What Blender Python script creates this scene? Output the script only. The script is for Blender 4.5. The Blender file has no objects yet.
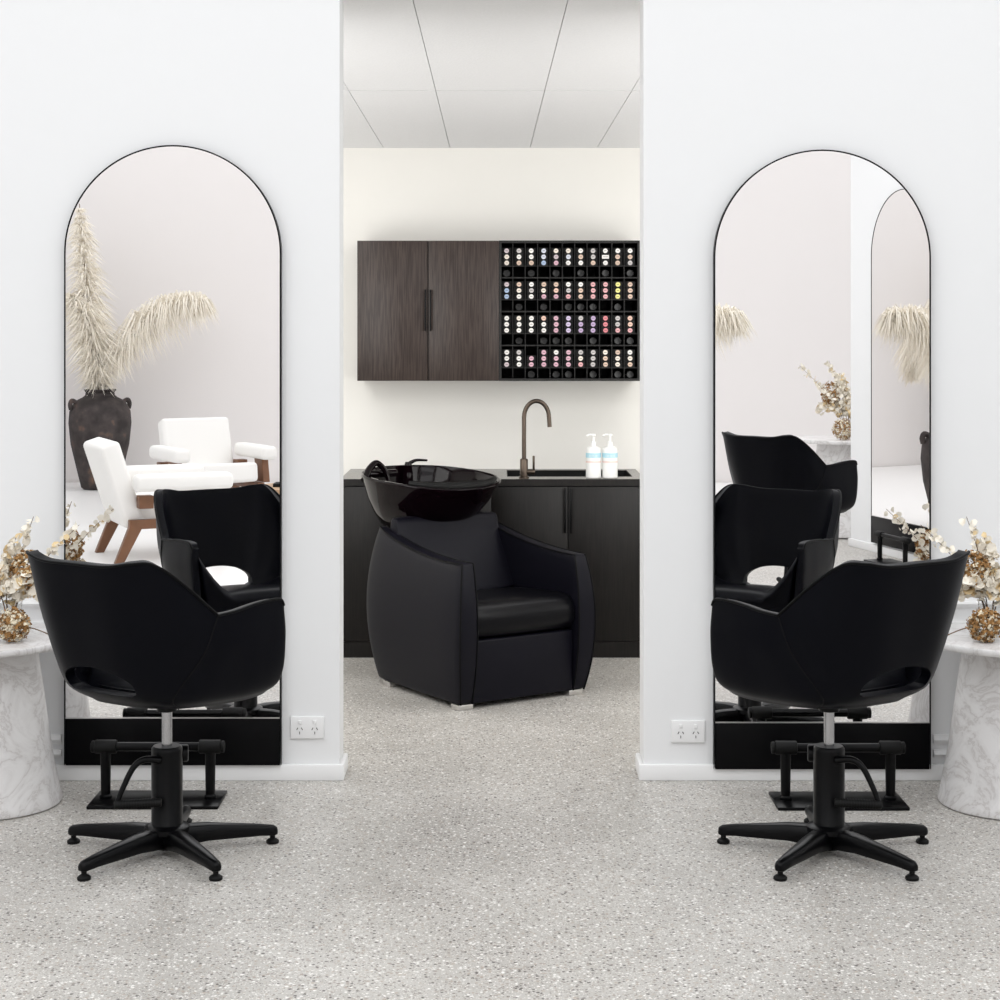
import bpy, bmesh, math, random
from mathutils import Vector, Matrix, Euler
from math import sin, cos, pi, radians as R

S = bpy.context.scene
COL = S.collection
random.seed(7)

# ------------------------------------------------------------------ camera
F, CX, HY, EYE = 1750.0, 497.0, 330.0, 1.55        # focal length in pixels, principal point, eye height
cam = bpy.data.cameras.new('camera')
cam.sensor_width = 36.0
cam.lens = 36.0 * F / 1000.0
cam.shift_x = (500 - CX) / 1000.0
cam.shift_y = (HY - 500) / 1000.0
cam_o = bpy.data.objects.new('camera', cam)
cam_o.location = (0, 0, EYE)
cam_o.rotation_euler = (R(90), 0, 0)
COL.objects.link(cam_o)
S.camera = cam_o

def U(px, d): return (px - CX) * d / F
def Z(py, d): return EYE - (py - HY) * d / F

# ------------------------------------------------------------------ light and exposure
W = bpy.data.worlds.new('world'); S.world = W; W.use_nodes = True
bg = W.node_tree.nodes['Background']
bg.inputs[0].default_value = (0.975, 0.985, 1.0, 1)
bg.inputs[1].default_value = 1.63

def area(name, loc, rot, sx, sy, power, col=(1, 1, 1)):
    l = bpy.data.lights.new(name, 'AREA'); l.shape = 'RECTANGLE'; l.size = sx; l.size_y = sy
    l.energy = power; l.color = col
    o = bpy.data.objects.new(name, l); o.location = loc; o.rotation_euler = rot
    COL.objects.link(o); return o
area('overhead_fill_light', (0, 2.0, 3.65), (0, 0, 0), 4.5, 2.4, 45, (1, 1, 1))  # added overhead fill, brightens the floor near the camera
# wash room: unseen lights added as fill overhead, at the sides and behind piers
for sx in (-1, 1):
    area('ceiling_fill_light', (sx * 1.45, 7.15, 2.52), (R(0), 0, 0), 1.1, 1.2, 13, (1.0, 0.995, 0.985))  # added fill from above, out of view on either side
    area('side_fill_light', (sx * 2.45, 7.5, 1.3), (0, R(sx * 128), 0), 1.2, 1.8, 11.5, (1.0, 0.995, 0.985))  # added fill tilted up, mainly to lift the ceiling
    area('pier_fill_light', (sx * 1.35, 6.24, 1.45), (R(85), 0, 0), 1.3, 1.7, 23, (1.0, 0.995, 0.985))  # added fill towards the back wall, hidden by the pier

S.view_settings.view_transform = 'Standard'
S.view_settings.look = 'None'
S.view_settings.gamma = 1.0
S.view_settings.use_curve_mapping = False
S.view_settings.exposure = 0.0
S.cycles.max_bounces = 10
S.cycles.diffuse_bounces = 5
S.cycles.glossy_bounces = 6
S.cycles.use_denoising = True

# ------------------------------------------------------------------ materials
def lin(c):
    return tuple(((v / 255) / 12.92 if v / 255 <= .04045 else (((v / 255) + .055) / 1.055) ** 2.4) for v in c)

def mat(name, col, rough=.5, metal=0.0, spec=.5, bump=0.0, bscale=200.0, coat=0.0, var=0.0, vscale=8.0, emit=None):
    m = bpy.data.materials.new(name); m.use_nodes = True
    nt = m.node_tree; b = nt.nodes['Principled BSDF']
    b.inputs['Base Color'].default_value = (*col, 1)
    b.inputs['Roughness'].default_value = rough
    b.inputs['Metallic'].default_value = metal
    b.inputs['Specular IOR Level'].default_value = spec
    b.inputs['Coat Weight'].default_value = coat
    tc = nt.nodes.new('ShaderNodeTexCoord')
    if var > 0:
        n = nt.nodes.new('ShaderNodeTexNoise'); n.inputs['Scale'].default_value = vscale; n.inputs['Detail'].default_value = 5
        nt.links.new(tc.outputs['Object'], n.inputs['Vector'])
        mx = nt.nodes.new('ShaderNodeMix'); mx.data_type = 'RGBA'
        mx.inputs['A'].default_value = (*[c * (1 - var) for c in col], 1)
        mx.inputs['B'].default_value = (*[min(1, c * (1 + var)) for c in col], 1)
        nt.links.new(n.outputs['Fac'], mx.inputs['Factor'])
        nt.links.new(mx.outputs['Result'], b.inputs['Base Color'])
    if bump > 0:
        n = nt.nodes.new('ShaderNodeTexNoise'); n.inputs['Scale'].default_value = bscale; n.inputs['Detail'].default_value = 3
        nt.links.new(tc.outputs['Object'], n.inputs['Vector'])
        bp = nt.nodes.new('ShaderNodeBump'); bp.inputs['Strength'].default_value = bump; bp.inputs['Distance'].default_value = .002
        nt.links.new(n.outputs['Fac'], bp.inputs['Height']); nt.links.new(bp.outputs['Normal'], b.inputs['Normal'])
    return m

M = {}
M['wall'] = mat('white_wall_paint', (.80, .805, .81), .75, spec=.25, bump=.05, bscale=350)
M['wall_rear'] = mat('warm_grey_wall_paint', (.79, .757, .745), .8, spec=.2, bump=.05, bscale=300)
M['wall_cream'] = mat('cream_wall_paint', (.84, .825, .785), .7, spec=.25, bump=.05, bscale=350)
M['trim'] = mat('white_trim_paint', (.82, .82, .82), .5, spec=.35)
M['tile'] = mat('ceiling_tile', (.80, .80, .81), .9, spec=.1, bump=.6, bscale=90, var=.05, vscale=120)
M['tile_gap'] = mat('ceiling_grid_gap', (.42, .42, .42), .9)
M['leather'] = mat('black_leather', (.0020, .0022, .0040), .38, spec=.065, bump=.12, bscale=420)
M['leather_soft'] = mat('charcoal_leather', (.0048, .0046, .0082), .42, spec=.13, bump=.12, bscale=420)
M['piping'] = mat('black_piping', (.001, .001, .0015), .5, spec=.12)
M['black_metal'] = mat('black_powder_coat', (.0018, .0018, .0022), .30, spec=.14)
M['black_panel'] = mat('black_panel', (.0015, .0015, .002), .35, spec=.1)
M['rubber'] = mat('black_rubber', (.003, .003, .003), .55, spec=.2)
M['chrome'] = mat('chrome', (.75, .75, .76), .12, metal=1)
M['gas_steel'] = mat('ground_steel', (.42, .42, .43), .22, metal=1)
M['steel'] = mat('brushed_steel', (.62, .61, .60), .3, metal=1)
M['mirror'] = mat('mirror_silver', (.955, .95, .948), .0, metal=1)
M['ceramic'] = mat('black_ceramic', (.0035, .0012, .0022), .05, spec=.2)
M['bronze'] = mat('brushed_bronze', (.095, .075, .06), .28, metal=1)
M['counter'] = mat('brown_grey_worktop', (.060, .048, .040), .22, spec=.6)
M['sink'] = mat('black_sink', (.006, .006, .006), .6, spec=.15)
M['plastic'] = mat('white_plastic', (.82, .82, .82), .35)
M['slot'] = mat('socket_slot', (.06, .06, .06), .6)
M['bottle'] = mat('white_bottle', (.86, .86, .84), .35)
M['label_blue'] = mat('blue_label', lin((178, 220, 232)), .5)
M['label_pink'] = mat('pink_print', lin((238, 214, 206)), .5)
M['black_box'] = mat('black_carton', (.006, .006, .006), .6, spec=.2)
M['rack'] = mat('black_rack', (.010, .0095, .009), .5, spec=.3)
M['upholstery'] = mat('white_boucle', (.84, .825, .80), .9, spec=.1, bump=.5, bscale=160)
M['walnut'] = mat('walnut', (.17, .075, .035), .45, var=.3, vscale=14)
M['pampas'] = mat('pampas_fluff', (.94, .86, .765), .9, spec=.1, var=.12, vscale=20)
M['stem'] = mat('dry_stem', (.16, .10, .055), .8)
M['lunaria'] = mat('papery_petal', (.88, .83, .73), .7, spec=.2, var=.12, vscale=40)
M['lunaria_gold'] = mat('golden_petal', (.72, .56, .33), .7, spec=.2, var=.25, vscale=40)
M['hyd_brown'] = mat('brown_floret', (.34, .18, .06), .8, var=.45, vscale=60)
M['hyd_light'] = mat('pale_floret', (.80, .70, .54), .8, var=.3, vscale=60)
M['lounge_floor'] = mat('white_lounge_floor', (.83, .82, .81), .35, spec=.3)
M['coffee'] = mat('tan_wood', (.42, .27, .16), .5, var=.2, vscale=10)

def glass_mat():
    m = bpy.data.materials.new('clear_glass'); m.use_nodes = True
    b = m.node_tree.nodes['Principled BSDF']
    b.inputs['Base Color'].default_value = (.93, .93, .92, 1)
    b.inputs['Roughness'].default_value = .03
    b.inputs['Transmission Weight'].default_value = 1
    b.inputs['IOR'].default_value = 1.25
    return m
M['glass'] = glass_mat()

def wood_mat(name, c0, c1, rough, sc=55):
    m = mat(name, c0, rough, spec=.28); nt = m.node_tree; b = nt.nodes['Principled BSDF']
    tc = nt.nodes.new('ShaderNodeTexCoord'); mp = nt.nodes.new('ShaderNodeMapping')
    mp.inputs['Scale'].default_value = (1, 1, .045)
    n = nt.nodes.new('ShaderNodeTexNoise'); n.inputs['Scale'].default_value = sc * 3; n.inputs['Detail'].default_value = 6
    n.inputs['Distortion'].default_value = .4
    nt.links.new(tc.outputs['Object'], mp.inputs['Vector']); nt.links.new(mp.outputs['Vector'], n.inputs['Vector'])
    cr = nt.nodes.new('ShaderNodeValToRGB')
    cr.color_ramp.elements[0].position = .38; cr.color_ramp.elements[0].color = (*c0, 1)
    cr.color_ramp.elements[1].position = .62; cr.color_ramp.elements[1].color = (*c1, 1)
    nt.links.new(n.outputs['Fac'], cr.inputs['Fac']); nt.links.new(cr.outputs['Color'], b.inputs['Base Color'])
    bp = nt.nodes.new('ShaderNodeBump'); bp.inputs['Strength'].default_value = .25; bp.inputs['Distance'].default_value = .001
    nt.links.new(n.outputs['Fac'], bp.inputs['Height']); nt.links.new(bp.outputs['Normal'], b.inputs['Normal'])
    return m
M['wood_up'] = wood_mat('dark_oak_veneer', (.027, .0185, .0155), (.056, .041, .035), .33)
M['wood_low'] = wood_mat('shaded_oak_veneer', (.0040, .0031, .0026), (.0090, .0072, .0062), .42)  # the low cabinet's shade is put into this darker copy of the oak

def marble_mat():
    m = mat('white_marble', (.8, .8, .8), .28, spec=.45); nt = m.node_tree; b = nt.nodes['Principled BSDF']
    tc = nt.nodes.new('ShaderNodeTexCoord')
    n = nt.nodes.new('ShaderNodeTexNoise'); n.inputs['Scale'].default_value = 5.5; n.inputs['Detail'].default_value = 9
    n.inputs['Roughness'].default_value = .62; n.inputs['Distortion'].default_value = 1.6
    nt.links.new(tc.outputs['Object'], n.inputs['Vector'])
    ma = nt.nodes.new('ShaderNodeMath'); ma.operation = 'SUBTRACT'; ma.inputs[1].default_value = .5
    nt.links.new(n.outputs['Fac'], ma.inputs[0])
    ab = nt.nodes.new('ShaderNodeMath'); ab.operation = 'ABSOLUTE'; nt.links.new(ma.outputs[0], ab.inputs[0])
    cr = nt.nodes.new('ShaderNodeValToRGB')
    e = cr.color_ramp.elements
    e[0].position = 0; e[0].color = (.57, .545, .535, 1)
    e[1].position = .10; e[1].color = (.76, .748, .745, 1)
    k = e.new(.025); k.color = (.69, .675, .67, 1)
    nt.links.new(ab.outputs[0], cr.inputs['Fac']); nt.links.new(cr.outputs['Color'], b.inputs['Base Color'])
    return m
M['marble'] = marble_mat()

def urn_mat():
    m = mat('aged_clay', (.05, .04, .038), .7, spec=.3, bump=.6, bscale=40); nt = m.node_tree; b = nt.nodes['Principled BSDF']
    tc = nt.nodes.new('ShaderNodeTexCoord')
    n = nt.nodes.new('ShaderNodeTexNoise'); n.inputs['Scale'].default_value = 7; n.inputs['Detail'].default_value = 6
    nt.links.new(tc.outputs['Object'], n.inputs['Vector'])
    cr = nt.nodes.new('ShaderNodeValToRGB'); e = cr.color_ramp.elements
    e[0].position = .35; e[0].color = (.028, .023, .022, 1)
    e[1].position = .75; e[1].color = (.20, .115, .075, 1)
    k = e.new(.58); k.color = (.062, .050, .048, 1)
    nt.links.new(n.outputs['Fac'], cr.inputs['Fac']); nt.links.new(cr.outputs['Color'], b.inputs['Base Color'])
    return m
M['urn'] = urn_mat()

def floor_mat():
    m = mat('polished_aggregate_concrete', (.5, .5, .5), .34, spec=.4); nt = m.node_tree; b = nt.nodes['Principled BSDF']
    tc = nt.nodes.new('ShaderNodeTexCoord')
    def vor(scale, lo, hi, cols, prev, thr, rnd=1.0):
        v = nt.nodes.new('ShaderNodeTexVoronoi'); v.inputs['Scale'].default_value = scale; v.inputs['Randomness'].default_value = rnd
        nz = nt.nodes.new('ShaderNodeTexNoise'); nz.inputs['Scale'].default_value = scale * 1.4; nz.inputs['Detail'].default_value = 2
        nt.links.new(tc.outputs['Object'], nz.inputs['Vector'])
        mixv = nt.nodes.new('ShaderNodeMix'); mixv.data_type = 'RGBA'; mixv.inputs['Factor'].default_value = .012 * 60 / scale
        nt.links.new(tc.outputs['Object'], mixv.inputs['A']); nt.links.new(nz.outputs['Color'], mixv.inputs['B'])
        nt.links.new(mixv.outputs['Result'], v.inputs['Vector'])
        sp = nt.nodes.new('ShaderNodeSeparateColor'); nt.links.new(v.outputs['Color'], sp.inputs['Color'])
        # which cells are a stone
        g = nt.nodes.new('ShaderNodeMath'); g.operation = 'GREATER_THAN'; g.inputs[1].default_value = thr
        nt.links.new(sp.outputs['Red'], g.inputs[0])
        mr = nt.nodes.new('ShaderNodeMapRange'); mr.inputs['From Min'].default_value = lo; mr.inputs['From Max'].default_value = hi
        mr.inputs['To Min'].default_value = 1; mr.inputs['To Max'].default_value = 0
        nt.links.new(v.outputs['Distance'], mr.inputs['Value'])
        mu = nt.nodes.new('ShaderNodeMath'); mu.operation = 'MULTIPLY'
        nt.links.new(g.outputs[0], mu.inputs[0]); nt.links.new(mr.outputs['Result'], mu.inputs[1])
        cr = nt.nodes.new('ShaderNodeValToRGB'); cr.color_ramp.interpolation = 'CONSTANT'
        e = cr.color_ramp.elements
        for i, c in enumerate(cols):
            k = e[0] if i == 0 else (e[1] if i == 1 else e.new(i / len(cols)))
            k.position = i / len(cols); k.color = (*lin(c), 1)
        nt.links.new(sp.outputs['Green'], cr.inputs['Fac'])
        mx = nt.nodes.new('ShaderNodeMix'); mx.data_type = 'RGBA'
        nt.links.new(mu.outputs[0], mx.inputs['Factor']); nt.links.new(prev, mx.inputs['A']); nt.links.new(cr.outputs['Color'], mx.inputs['B'])
        return mx.outputs['Result']
    n = nt.nodes.new('ShaderNodeTexNoise'); n.inputs['Scale'].default_value = 1.6; n.inputs['Detail'].default_value = 8; n.inputs['Roughness'].default_value = .7
    nt.links.new(tc.outputs['Object'], n.inputs['Vector'])
    cr = nt.nodes.new('ShaderNodeValToRGB'); e = cr.color_ramp.elements
    e[0].position = .3; e[0].color = (*lin((166, 163, 158)), 1); e[1].position = .7; e[1].color = (*lin((195, 192, 187)), 1)
    nt.links.new(n.outputs['Fac'], cr.inputs['Fac'])
    out = cr.outputs['Color']
    out = vor(210, .30, .50, [(150, 140, 130), (222, 219, 214), (178, 170, 160), (118, 111, 106), (228, 225, 221)], out, .35)
    out = vor(98, .32, .48, [(138, 131, 125), (100, 94, 91), (226, 224, 220), (172, 160, 148), (86, 81, 78), (232, 230, 226), (158, 148, 139)], out, .52)
    nt.links.new(out, b.inputs['Base Color'])
    n2 = nt.nodes.new('ShaderNodeTexNoise'); n2.inputs['Scale'].default_value = 3; n2.inputs['Detail'].default_value = 5
    nt.links.new(tc.outputs['Object'], n2.inputs['Vector'])
    mr = nt.nodes.new('ShaderNodeMapRange'); mr.inputs['To Min'].default_value = .26; mr.inputs['To Max'].default_value = .48
    nt.links.new(n2.outputs['Fac'], mr.inputs['Value']); nt.links.new(mr.outputs['Result'], b.inputs['Roughness'])
    return m
M['floor'] = floor_mat()

# ------------------------------------------------------------------ mesh helpers
def shade(me, ang=40):
    for p in me.polygons: p.use_smooth = True
    me.set_sharp_from_angle(angle=R(ang))

def obj(name, bm, m, parent=None, ang=40, bevel=0.0, seg=3, subsurf=0, smooth=True, recalc=True):
    if recalc: bmesh.ops.recalc_face_normals(bm, faces=bm.faces[:])
    me = bpy.data.meshes.new(name); bm.to_mesh(me); bm.free()
    for mm in (m if isinstance(m, (list, tuple)) else [m]): me.materials.append(mm)
    o = bpy.data.objects.new(name, me); COL.objects.link(o)
    if parent: o.parent = parent
    if bevel or subsurf:
        if bevel:
            b = o.modifiers.new('bevel', 'BEVEL'); b.width = bevel; b.segments = seg; b.limit_method = 'ANGLE'; b.angle_limit = R(35)
        if subsurf:
            s = o.modifiers.new('sub', 'SUBSURF'); s.levels = subsurf; s.render_levels = subsurf
        dg = bpy.context.evaluated_depsgraph_get()
        me2 = bpy.data.meshes.new_from_object(o.evaluated_get(dg))
        o.modifiers.clear(); o.data = me2; bpy.data.meshes.remove(me); me2.name = name; me = me2
    if smooth: shade(me, ang)
    return o

def empty(name, loc=(0, 0, 0), rz=0.0):
    o = bpy.data.objects.new(name, None); o.empty_display_size = .1
    o.location = loc; o.rotation_euler = (0, 0, rz); COL.objects.link(o); return o

def tag(o, label, cat, group=None):
    o['label'] = label; o['category'] = cat
    if group: o['group'] = group
    return o

def structure(o):
    o['kind'] = 'structure'; return o

def B(): return bmesh.new()

def box(bm, x0, x1, y0, y1, z0, z1, mi=0, mtx=None):
    vs = [bm.verts.new(Vector(p)) for p in ((x0, y0, z0), (x1, y0, z0), (x1, y1, z0), (x0, y1, z0), (x0, y0, z1), (x1, y0, z1), (x1, y1, z1), (x0, y1, z1))]
    if mtx:
        for v in vs: v.co = mtx @ v.co
    for f in ((0, 3, 2, 1), (4, 5, 6, 7), (0, 1, 5, 4), (1, 2, 6, 5), (2, 3, 7, 6), (3, 0, 4, 7)):
        bm.faces.new([vs[i] for i in f]).material_index = mi
    return bm

def lathe(bm, prof, n=40, c=(0, 0, 0), mi=0, mtx=None, cap=True):
    rings = []
    for r, z in prof:
        ring = []
        for k in range(n):
            a = 2 * pi * k / n
            p = Vector((c[0] + r * cos(a), c[1] + r * sin(a), c[2] + z))
            if mtx: p = mtx @ p
            ring.append(bm.verts.new(p))
        rings.append(ring)
    for i in range(len(rings) - 1):
        for k in range(n):
            bm.faces.new((rings[i][k], rings[i][(k + 1) % n], rings[i + 1][(k + 1) % n], rings[i + 1][k])).material_index = mi
    if cap:
        bm.faces.new(list(reversed(rings[0]))).material_index = mi
        bm.faces.new(rings[-1]).material_index = mi
    return bm

def axis_mtx(p0, p1):
    p0 = Vector(p0); p1 = Vector(p1)
    q = Vector((0, 0, 1)).rotation_difference((p1 - p0).normalized())
    return Matrix.Translation(p0) @ q.to_matrix().to_4x4()

def cyl(bm, p0, p1, r0, r1=None, n=24, mi=0, rd=0.0):
    r1 = r0 if r1 is None else r1
    L = (Vector(p1) - Vector(p0)).length
    prof = [(r0, 0), (r1, L)] if rd <= 0 else [(r0 - rd, 0), (r0 - rd * .3, rd * .3), (r0, rd), (r1, L - rd), (r1 - rd * .3, L - rd * .3), (r1 - rd, L)]
    return lathe(bm, prof, n, mi=mi, mtx=axis_mtx(p0, p1))

def catmull(pts, n=8, closed=False):
    pts = [Vector(p) for p in pts]; out = []
    m = len(pts)
    for i in range(m if closed else m - 1):
        p1, p2 = pts[i], pts[(i + 1) % m]
        p0 = pts[(i - 1) % m] if (closed or i > 0) else p1 * 2 - p2
        p3 = pts[(i + 2) % m] if (closed or i + 2 < m) else p2 * 2 - p1
        for k in range(n):
            t = k / n
            out.append(.5 * ((2 * p1) + (p2 - p0) * t + (2 * p0 - 5 * p1 + 4 * p2 - p3) * t * t + (3 * p1 - p0 - 3 * p2 + p3) * t ** 3))
    if not closed: out.append(pts[-1])
    return out

def tube(bm, pts, r, n=10, mi=0, closed=False, cap=True):
    pts = [Vector(p) for p in pts]; m = len(pts)
    rad = r if callable(r) else (lambda t: r)
    rings = []; up = None
    for i, p in enumerate(pts):
        a = pts[i - 1] if (i > 0 or closed) else p
        b = pts[(i + 1) % m] if (i < m - 1 or closed) else p
        t = (b - a).normalized()
        if up is None:
            up = Vector((0, 0, 1)) if abs(t.z) < .9 else Vector((1, 0, 0))
        s = t.cross(up).normalized(); up = s.cross(t).normalized()
        rr = rad(i / max(1, m - 1))
        rings.append([bm.verts.new(p + s * (rr * cos(2 * pi * k / n)) + up * (rr * sin(2 * pi * k / n))) for k in range(n)])
    for i in range(m if closed else m - 1):
        A, Bq = rings[i], rings[(i + 1) % m]
        for k in range(n):
            bm.faces.new((A[k], A[(k + 1) % n], Bq[(k + 1) % n], Bq[k])).material_index = mi
    if cap and not closed:
        bm.faces.new(list(reversed(rings[0]))).material_index = mi; bm.faces.new(rings[-1]).material_index = mi
    return bm

def prism(bm, pts, d, mi=0):
    """closed outline pts (3d), pushed along vector d"""
    d = Vector(d)
    a = [bm.verts.new(Vector(p)) for p in pts]; b = [bm.verts.new(Vector(p) + d) for p in pts]
    n = len(pts)
    bm.faces.new(a).material_index = mi; bm.faces.new(list(reversed(b))).material_index = mi
    for i in range(n):
        bm.faces.new((a[i], b[i], b[(i + 1) % n], a[(i + 1) % n])).material_index = mi
    return bm

def sheet(bm, grid, mi=0, wrap=False):
    V = [[bm.verts.new(Vector(p)) for p in row] for row in grid]
    for i in range(len(V) - 1):
        c = len(V[i])
        for j in range(c if wrap else c - 1):
            bm.faces.new((V[i][j], V[i][(j + 1) % c], V[i + 1][(j + 1) % c], V[i + 1][j])).material_index = mi
    return V

def copy_thing(root, loc, rz, label):
    r = root.copy(); COL.objects.link(r); r.location = loc; r.rotation_euler = (0, 0, rz); r['label'] = label
    for ch in list(root.children):
        c = ch.copy(); COL.objects.link(c); c.parent = r
        for g in list(ch.children):
            d = g.copy(); COL.objects.link(d); d.parent = c
    return r

# ------------------------------------------------------------------ the setting
DW = 6.03                    # front face of the two wall piers
WT = 0.155                   # their thickness
DB = 8.87                    # wall behind the basin
XL, XR = U(339.5, DW), U(643.5, DW)
TOP = 3.7
ZC0, ZC1 = Z(148, DB), 2.745  # wash room ceiling at the far wall and at the opening

structure(obj('floor', box(B(), -5.2, 5.2, -5.9, 9.1, -.1, 0), M['floor'], smooth=False))
structure(obj('floor_lounge', box(B(), -5.05, -.55, -5.72, 1.55, 0, .006), M['lounge_floor'], smooth=False))
structure(obj('floor_entry', box(B(), -.55, 5.05, -5.72, -1.7, 0, .006), M['lounge_floor'], smooth=False))
structure(obj('floor_entry', box(B(), -.55, 2.15, -1.7, .35, 0, .006), M['lounge_floor'], smooth=False))
structure(obj('wall_front_left', box(B(), -5.2, XL, DW, DW + WT, 0, TOP), M['wall'], smooth=False))
structure(obj('wall_front_right', box(B(), XR, 5.2, DW, DW + WT, 0, TOP), M['wall'], smooth=False))
structure(obj('wall_front_header', box(B(), XL, XR, DW, DW + WT, ZC1, TOP), M['wall'], smooth=False))
structure(obj('wall_back', box(B(), -2.7, 2.7, DB, DB + .12, 0, 2.9), M['wall_cream'], smooth=False))
structure(obj('wall_back_left', box(B(), -2.7, -2.58, DW + WT, DB, 0, 2.9), M['wall_cream'], smooth=False))
structure(obj('wall_back_right', box(B(), 2.58, 2.7, DW + WT, DB, 0, 2.9), M['wall_cream'], smooth=False))
structure(obj('wall_rear', box(B(), -5.2, 5.2, -5.9, -5.75, 0, TOP), M['wall_rear'], smooth=False))
structure(obj('wall_left', box(B(), -5.2, -5.08, -5.75, DW, 0, TOP), M['wall'], smooth=False))
structure(obj('wall_right', box(B(), 5.08, 5.2, -5.75, DW, 0, TOP), M['wall'], smooth=False))

# tiled wash room ceiling, raked up towards the opening
def ceil_pt(px, py):
    k = (ZC1 - ZC0) / (DB - (DW + WT)); zz = ZC0 - EYE + k * DB
    d = zz / ((HY - py) / F + k)
    return Vector((U(px, d), d, EYE + (HY - py) * d / F))
bm = B()
y0, y1 = DW + WT, DB
box(bm, -2.6, 2.6, y0, y1, 0, .04, 0)
for v in bm.verts:
    t = (y1 - v.co.y) / (y1 - y0); v.co.z += ZC0 + t * (ZC1 - ZC0) + .012
ylines = [y0 + .0, ceil_pt(497, 90.5).y, y1]
lines = []
for (xa, ya, xb, yb) in ((341, 78, 383, 147), (413, 0, 450, 148), (568, 0, 530, 148), (642, 74, 597.5, 147)):
    A, C = ceil_pt(xa, ya), ceil_pt(xb, yb); lines.append((A, C))
def lx(l, y):
    A, C = l; t = (y - A.y) / (C.y - A.y); return A.x + (C.x - A.x) * t
def xs_at(y):
    c = [lx(l, y) for l in lines]; p = c[2] - c[1]
    return [c[0] - 3 * p, c[0] - 2 * p, c[0] - p] + c + [c[3] + p, c[3] + 2 * p, c[3] + 3 * p]
g = .0016
for j in range(2):
    ya, yb = ylines[j], ylines[j + 1]
    Xa, Xb = xs_at(ya), xs_at(yb)
    for i in range(len(Xa) - 1):
        gy = .0045
        q = [(Xa[i] + g, ya + gy), (Xa[i + 1] - g, ya + gy), (Xb[i + 1] - g, yb - gy * (j == 0)), (Xb[i] + g, yb - gy * (j == 0))]
        q = [(max(-2.58, min(2.58, x)), y) for x, y in q]
        if q[1][0] - q[0][0] < .02 and q[2][0] - q[3][0] < .02: continue
        zz = [ZC0 + (y1 - y) / (y1 - y0) * (ZC1 - ZC0) for _, y in q]
        prism(bm, [(x, y, z) for (x, y), z in zip(q, zz)], (0, 0, .011), 1)
structure(obj('ceiling', bm, [M['tile_gap'], M['tile']], smooth=False))

# skirting on the piers, returned into the opening
def skirting(name, outer, edge, s):
    bm = B(); h = .056; t = .016
    pts = [(outer, DW - t, 0), (edge + s * t, DW - t, 0), (edge + s * t, DW + WT, 0), (edge, DW + WT, 0), (edge, DW, 0), (outer, DW, 0)]
    prism(bm, pts, (0, 0, h))
    return structure(obj(name, bm, M['trim'], bevel=.004, seg=2))
skirting('baseboard_left', -5.08, XL, 1)
skirting('baseboard_right', 5.08, XR, -1)
for nm, x0, x1 in (('baseboard_back_left', -2.58, -.735), ('baseboard_back_right', .70, 2.58)):
    structure(obj(nm, box(B(), x0, x1, DB - .014, DB, 0, .06), M['trim'], bevel=.003, seg=2))

# dado mouldings outside the mirrors
def moulding(name, x0, x1, zc, h, t):
    bm = B()
    prof = [(0, -h / 2), (-t * .35, -h / 2), (-t * .45, -h * .3), (-t * .8, -h * .2), (-t, 0), (-t * .8, h * .25), (-t * .5, h * .32), (-t * .4, h / 2), (0, h / 2)]
    prism(bm, [(x0, DW + a, zc + b) for a, b in prof], (x1 - x0, 0, 0))
    return structure(obj(name, bm, M['trim'], ang=25))
n = 0
for s in (-1, 1):
    xa, xb = (-5.08, U(62, DW)) if s < 0 else (U(933, DW), 5.08)
    for zc, h, t in ((Z(603, DW), .030, .022), (Z(623, DW), .022, .012), (Z(633, DW), .030, .02), (Z(739, DW), .034, .016), (Z(753, DW), .026, .02)):
        n += 1; moulding('trim_%d' % n, xa, xb, zc, h, t)

# ------------------------------------------------------------------ arched mirrors
def arched_mirror(loc, rz, w, ztop, zpanel, zbot, label):
    """stands in the plane y=0 of its own frame, facing -y; x centred"""
    t = empty('arched_mirror', loc, rz); tag(t, label, 'mirror', 'arched salon mirrors')
    hw = w / 2; cz = ztop - hw; e = .0048; dp = .028
    def arch(r, zb, n=64):
        return [(-r, zb)] + [(r * cos(pi - pi * k / n), cz + r * sin(pi - pi * k / n)) for k in range(n + 1)] + [(r, zb)]
    # frame band
    bm = B()
    o_ = arch(hw, zbot); i_ = arch(hw - e, zpanel)
    vo = [[bm.verts.new((x, y, z)) for x, z in o_] for y in (-dp - .002, 0)]
    vi = [[bm.verts.new((x, y, z)) for x, z in i_] for y in (-dp - .002, 0)]
    m_ = len(o_)
    for k in range(m_ - 1):
        bm.faces.new((vo[0][k], vo[0][k + 1], vi[0][k + 1], vi[0][k]))
        bm.faces.new((vo[1][k], vo[1][k + 1], vo[0][k + 1], vo[0][k]))
        bm.faces.new((vi[0][k], vi[0][k + 1], vi[1][k + 1], vi[1][k]))
        bm.faces.new((vo[1][k], vi[1][k], vi[1][k + 1], vo[1][k + 1]))
    obj('frame', bm, M['black_panel'], t, ang=30)
    bm = B()
    prism(bm, [(x, -dp, z) for x, z in arch(hw - e * .9, zpanel)], (0, dp - .004, 0))
    obj('mirror_glass', bm, M['mirror'], t, smooth=False)
    obj('lower_panel', box(B(), -hw + e, hw - e, -dp - .001, -.002, zbot, zpanel - .004), M['black_panel'], t, bevel=.0015, seg=2)
    obj('panel_joint', box(B(), -hw + e, hw - e, -dp - .0018, -.004, zpanel - .004, zpanel), M['steel'], t)
    return t
DM = DW - .03
ML = arched_mirror(((U(64, DM) + U(281, DM)) / 2, DW, 0), 0, U(281, DM) - U(64, DM), Z(145, DM), Z(717.5, DM), Z(765.5, DM),
                   'tall arched mirror on the left white wall, with black lower panel')
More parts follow.
